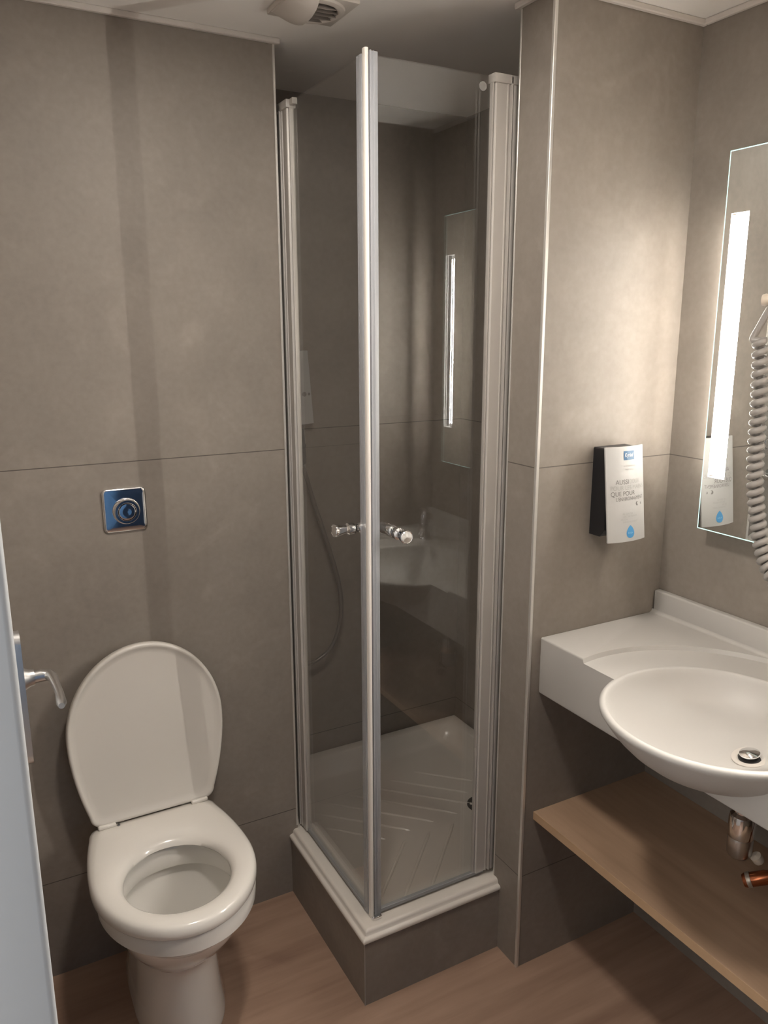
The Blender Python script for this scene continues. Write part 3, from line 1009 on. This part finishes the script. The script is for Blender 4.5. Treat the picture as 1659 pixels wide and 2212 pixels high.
for y0, y1 in WIN:
    bx = MB()
    xb = M - 0.009
    RD = MX + (0.022 if y1 > -0.4 else 0.013)
    # white box walls around the recessed lamp
    if y1 > -0.4:
        bx.box(MX + 0.0052, xb, y0 - 0.004, y0, WZ0 - 0.004, WZ1 + 0.004)
    if y1 < -0.4:
        bx.box(MX + 0.0052, xb, y1, y1 + 0.004, WZ0 - 0.004, WZ1 + 0.004)
    bx.box(MX + 0.0052, xb, y0, y1, WZ0 - 0.004, WZ0)
    bx.box(MX + 0.0052, xb, y0, y1, WZ1, WZ1 + 0.004)
    lb_ = obj('light_box', bx, BOXW, mr_, None)
    if y1 > -0.4:
        obj('light_strip', MB().box(RD, RD + 0.004, y0 + 0.0005, y1 + 0.0125, WZ0 + 0.001, WZ1 - 0.001), LED, lb_, None)
    else:
        obj('light_strip', MB().box(RD, RD + 0.003, y1 - 0.0245, y1 - 0.0045, WZ0 + 0.012, WZ1 - 0.012), LEDF, lb_, None)
        bx2 = MB().box(RD + 0.003, RD + 0.005, y0, y1, WZ0, WZ1)
        obj('box_back', bx2, simple('light_box_back', (0.8, 0.8, 0.8), 0.5), lb_, None)
    if y1 > -0.4:      # side-firing tape whose light escapes behind the mirror edge onto the pillar
        obj('side_tape', MB().box(MX + 0.007, MX + 0.0205, y0, y0 + 0.0015, WZ0 + 0.005, WZ1 - 0.005), LEDBACK, lb_, None)
    else:
        obj('side_tape', MB().box(MX + 0.0056, MX + 0.0125, y1 - 0.0015, y1, WZ0 + 0.005, WZ1 - 0.005), LEDBACK, lb_, None)
hg = MB().box(MX + 0.005, M, -0.60, -0.37, 1.25, 1.82)
obj('hanging_plate', hg, simple('hanging_plate_metal', (0.4, 0.4, 0.4), 0.5, 0.6), mr_, None)

# ------------------------------------------------------------------ soap dispenser on the pillar
sd = thing('soap_dispenser', (0.605, -EY, 1.21), 'black soap dispenser with pale printed front panel on the lit pillar', 'dispenser')
SXC, SW = 0.6045, 0.0565
SZ0, SZ1 = 1.1105, 1.3235


def surf(u, z):
    """front face of the panel: leans out at the foot and bulges in the middle."""
    t_ = (z - SZ0) / (SZ1 - SZ0)
    return -EY - (0.044 + 0.026 * (1 - t_) + 0.009 * (1 - (u / SW) ** 2))


pg = MB()
fg, bg = [], []
for j in range(13):
    rf_, rb_ = [], []
    for i in range(17):
        u = -SW + 2 * SW * i / 16
        zb = SZ0 - 0.008 * (1 - (u / SW) ** 2) * 0 + 0.0
        z = zb + (SZ1 - SZ0) * j / 12
        rf_.append(Vector((SXC + u, surf(u, z), z)))
        rb_.append(Vector((SXC + u, surf(u, z) + 0.0035, z)))
    fg.append(rf_)
    bg.append(rb_)
pg.rings(fg, closed_u=False)
pg.rings(bg, closed_u=False)
loop_f = fg[0] + [r[-1] for r in fg[1:]] + list(reversed(fg[-1][:-1])) + [r[0] for r in reversed(fg[1:-1])]
loop_b = bg[0] + [r[-1] for r in bg[1:]] + list(reversed(bg[-1][:-1])) + [r[0] for r in reversed(bg[1:-1])]
pg.rings([loop_f, loop_b])
obj('front_panel', pg, PLATEW, sd, math.radians(40))
bx = MB()
s0 = [(SXC - 0.049, -EY), (SXC + 0.049, -EY)]


def brect(x0, x1, y, z):
    return [Vector((x0, -EY, z)), Vector((x1, -EY, z)), Vector((x1, y, z)), Vector((x0, y, z))]


bx.rings([brect(SXC - 0.048, SXC + 0.048, -EY - 0.034, 1.1175), brect(SXC - 0.048, SXC + 0.048, -EY - 0.040, 1.1235), brect(SXC - 0.048, SXC + 0.048, -EY - 0.048, 1.135),
          brect(SXC - 0.048, SXC + 0.048, -EY - 0.043, 1.30), brect(SXC - 0.048, SXC + 0.048, -EY - 0.040, 1.317), brect(SXC - 0.046, SXC + 0.046, -EY - 0.030, 1.3195)], cap0=True, cap1=True)
rimb = []
for d in (0.0036, 0.0075):
    rimb.append([Vector((SXC + u * (1.0 if d < 0.005 else 0.93), surf(u, z) + d, z)) for u, z in
                 [(-SW, SZ0 + 0.001), (-SW * 0.5, SZ0 + 0.001), (0, SZ0 + 0.001), (SW * 0.5, SZ0 + 0.001), (SW, SZ0 + 0.001), (SW, 1.2), (SW, SZ1 - 0.001),
                  (SW * 0.5, SZ1 - 0.001), (0, SZ1 - 0.001), (-SW * 0.5, SZ1 - 0.001), (-SW, SZ1 - 0.001), (-SW, 1.2)]])
bx.rings(rimb, cap1=True)
bx.rings([[Vector((SXC + sx_ * 0.045, y, z)) for sx_, y, z in ((-1, -EY - 0.03, 1.14), (1, -EY - 0.03, 1.14), (1, -EY - 0.064, 1.13), (-1, -EY - 0.064, 1.13))],
          [Vector((SXC + sx_ * 0.045, y, z)) for sx_, y, z in ((-1, -EY - 0.03, 1.3), (1, -EY - 0.03, 1.3), (1, -EY - 0.046, 1.31), (-1, -EY - 0.046, 1.31))]], cap0=True, cap1=True)
obj('housing', bx, BLACK, sd, None)


def decal(name, polys, mat, parent, lift=0.0004):
    """flat printed shape wrapped on the curved panel (u, z) in metres from the panel centre."""
    m_ = MB()
    for poly in polys:
        m_.bm.faces.new([m_.bm.verts.new((u, 0, z)) for u, z in poly])
    bmesh.ops.triangulate(m_.bm, faces=m_.bm.faces)
    bmesh.ops.subdivide_edges(m_.bm, edges=m_.bm.edges, cuts=2, use_grid_fill=True)
    for v in m_.bm.verts:
        u, z = v.co.x, v.co.z
        v.co = Vector((SXC + u, surf(u, z) - lift, z))
    return obj(name, m_, mat, parent, None)


def text(name, body, u, z, size, mat, parent, lift=0.0006, align='LEFT', width=None, bold=0.0, shear=0.0):
    cu = bpy.data.curves.new(name, 'FONT')
    cu.body = body
    cu.size = size
    cu.align_x = align
    cu.shear = shear
    cu.offset = bold
    tmp = bpy.data.objects.new('t', cu)
    COL.objects.link(tmp)
    dg = bpy.context.evaluated_depsgraph_get()
    dg.update()
    me = bpy.data.meshes.new_from_object(tmp.evaluated_get(dg))
    bpy.data.objects.remove(tmp)
    xs = [v.co.x for v in me.vertices]
    k = 1.0
    if width:
        k = width / (max(xs) - min(xs))
    x0 = min(xs) if align == 'LEFT' else 0
    for v in me.vertices:
        uu, zz = u + (v.co.x - x0) * k, z + v.co.y
        v.co = Vector((SXC + uu, surf(uu, zz) - lift, zz))
    me.materials.clear()
    me.materials.append(mat)
    me.name = name
    return link_mesh(name, me, parent)


lg = decal('logo_plate', [[(-0.0105, 1.2935), (0.0215, 1.2935), (0.0215, 1.3135), (-0.0105, 1.3135)]], BLUE, sd)
text('logo_text', 'Kyriad', -0.0075, 1.3005, 0.0125, WHITEINK, lg, 0.0008, width=0.0255, bold=0.0001, shear=0.2)
# two faint printed lines, too pale to read
for k, (u0_, u1_) in enumerate(((-0.012, 0.024), (-0.007, 0.019))):
    bars, u_ = [], u0_
    while u_ < u1_ - 0.002:
        z_ = 1.2785 - 0.0072 * k
        bars.append([(u_, z_), (u_ + 0.0012, z_), (u_ + 0.0012, z_ + 0.0028), (u_, z_ + 0.0028)])
        u_ += 0.0026
    decal('faint_print', bars, INKL, sd)
text('slogan_text', 'AUSSI', -0.0345, 1.2405, 0.0145, INK, sd, width=0.036)
text('slogan_text', 'DOUX', 0.0045, 1.2405, 0.0145, INKL, sd, width=0.033)  # lighter ink imitates glare on this word
text('slogan_text', 'POUR LES MAINS', -0.047, 1.2275, 0.0142, INKL, sd, width=0.099)  # glare put into the ink colour here too
text('slogan_text', 'QUE POUR', -0.047, 1.2145, 0.0145, INK, sd, width=0.068)
text('slogan_text', "L'ENVIRONNEMENT", -0.034, 1.2035, 0.0118, INK, sd, width=0.083)
eco = []
for c_, r_ in (((0.0285, 1.1935), 0.0048), ((0.0425, 1.193), 0.0026)):
    eco.append([(c_[0] + r_ * math.cos(a), c_[1] + r_ * math.sin(a)) for a in [PI * 0.35 + i * PI * 1.45 / 12 for i in range(13)]] +
               [(c_[0] + r_ * 0.45 + r_ * 0.7 * math.cos(a), c_[1] + r_ * 0.75 * math.sin(a)) for a in [PI * 1.75 - i * PI * 1.35 / 10 for i in range(11)]])
decal('eco_mark', eco, INK, sd)
for k, (s_, u_, w_) in enumerate((('AS GENTLE', -0.018, 0.030), ('ON THE HANDS', -0.016, 0.042), ('AS ON', -0.023, 0.018), ('THE ENVIRONMENT', -0.018, 0.045))):
    text('small_text', s_, u_, 1.1715 - 0.0062 * k, 0.0062, INKL, sd, width=w_)
dp = []
for i in range(33):
    a = 2 * PI * i / 33
    rr = 0.0148
    x = rr * math.sin(a) * (0.5 - 0.5 * math.cos(a)) ** 0.35
    z = 0.0145 * math.cos(a)
    dp.append((0.004 + x, 1.1325 + (z if z < 0 else z)))
drop = decal('push_drop', [dp], DROPB, sd)
text('push_text', 'PUSH', -0.0035, 1.1275, 0.0058, simple('pale_blue_ink', (0.30, 0.52, 0.72), 0.4), drop, 0.0008, width=0.0148)

# ------------------------------------------------------------------ hair dryer cord and holder
hd = thing('hair_dryer', (0.69, -0.40, 1.6), 'wall hair dryer with pale coiled cord hanging in front of the mirror', 'hair dryer')
HX = 0.6817
hk = MB()
hk.lathe([(0.0001, 0), (0.0105, 0.001), (0.012, 0.006), (0.0105, 0.013), (0.0095, 0.05)], (HX - 0.004, -0.378, 1.632), (0.35, -1, 0), 24, False, True)
obj('cord_bush', hk, CREAM, hd)
dbm = MB()
dbm.box(HX + 0.025, MX - 0.0005, -0.475, -0.405, 1.52, 1.66, 0.010, 3)
dbm.box(HX - 0.004, HX + 0.03, -0.45, -0.42, 1.61, 1.65, 0.008, 2)
obj('dryer_body', dbm, CREAM, hd)
path = [Vector(p) for p in catmull([(HX, -0.4000, 1.628), (HX - 0.002, -0.3910, 1.610), (HX - 0.004, -0.3780, 1.583), (HX - 0.006, -0.3685, 1.563), (HX - 0.008, -0.3690, 1.556)], 5)]
axis_pts = catmull([(HX, -0.3820, 1.556), (HX, -0.3865, 1.50), (HX, -0.3905, 1.45), (HX, -0.3935, 1.38), (HX, -0.3965, 1.32), (HX, -0.4020, 1.27), (HX, -0.4130, 1.215), (HX, -0.4265, 1.165), (HX, -0.4460, 1.12), (HX, -0.4780, 1.082), (HX, -0.5160, 1.06)], 10)
turns = 31
n_ = turns * 18
L = [0.0]
for a_, b_ in zip(axis_pts, axis_pts[1:]):
    L.append(L[-1] + (b_ - a_).length)
for i in range(n_ + 1):
    s_ = i / n_
    # coils sit closer together towards the foot
    d_ = L[-1] * (0.12 * s_ * (2 - s_) + 0.88 * s_)
    k = 0
    while k < len(L) - 2 and L[k + 1] < d_:
        k += 1
    f_ = (d_ - L[k]) / (L[k + 1] - L[k])
    c_ = axis_pts[k].lerp(axis_pts[k + 1], f_)
    t_ = (axis_pts[k + 1] - axis_pts[k]).normalized()
    b1 = Vector((1, 0, 0))
    b2 = t_.cross(b1).normalized()
    a_ = 2 * PI * turns * s_ + PI * 0.5
    rr = 0.0105
    path.append(c_ + b1 * rr * math.cos(a_) + b2 * rr * math.sin(a_))
obj('coiled_cord', MB().tube(path, 0.0064, 10), CORDM, hd, math.radians(80))
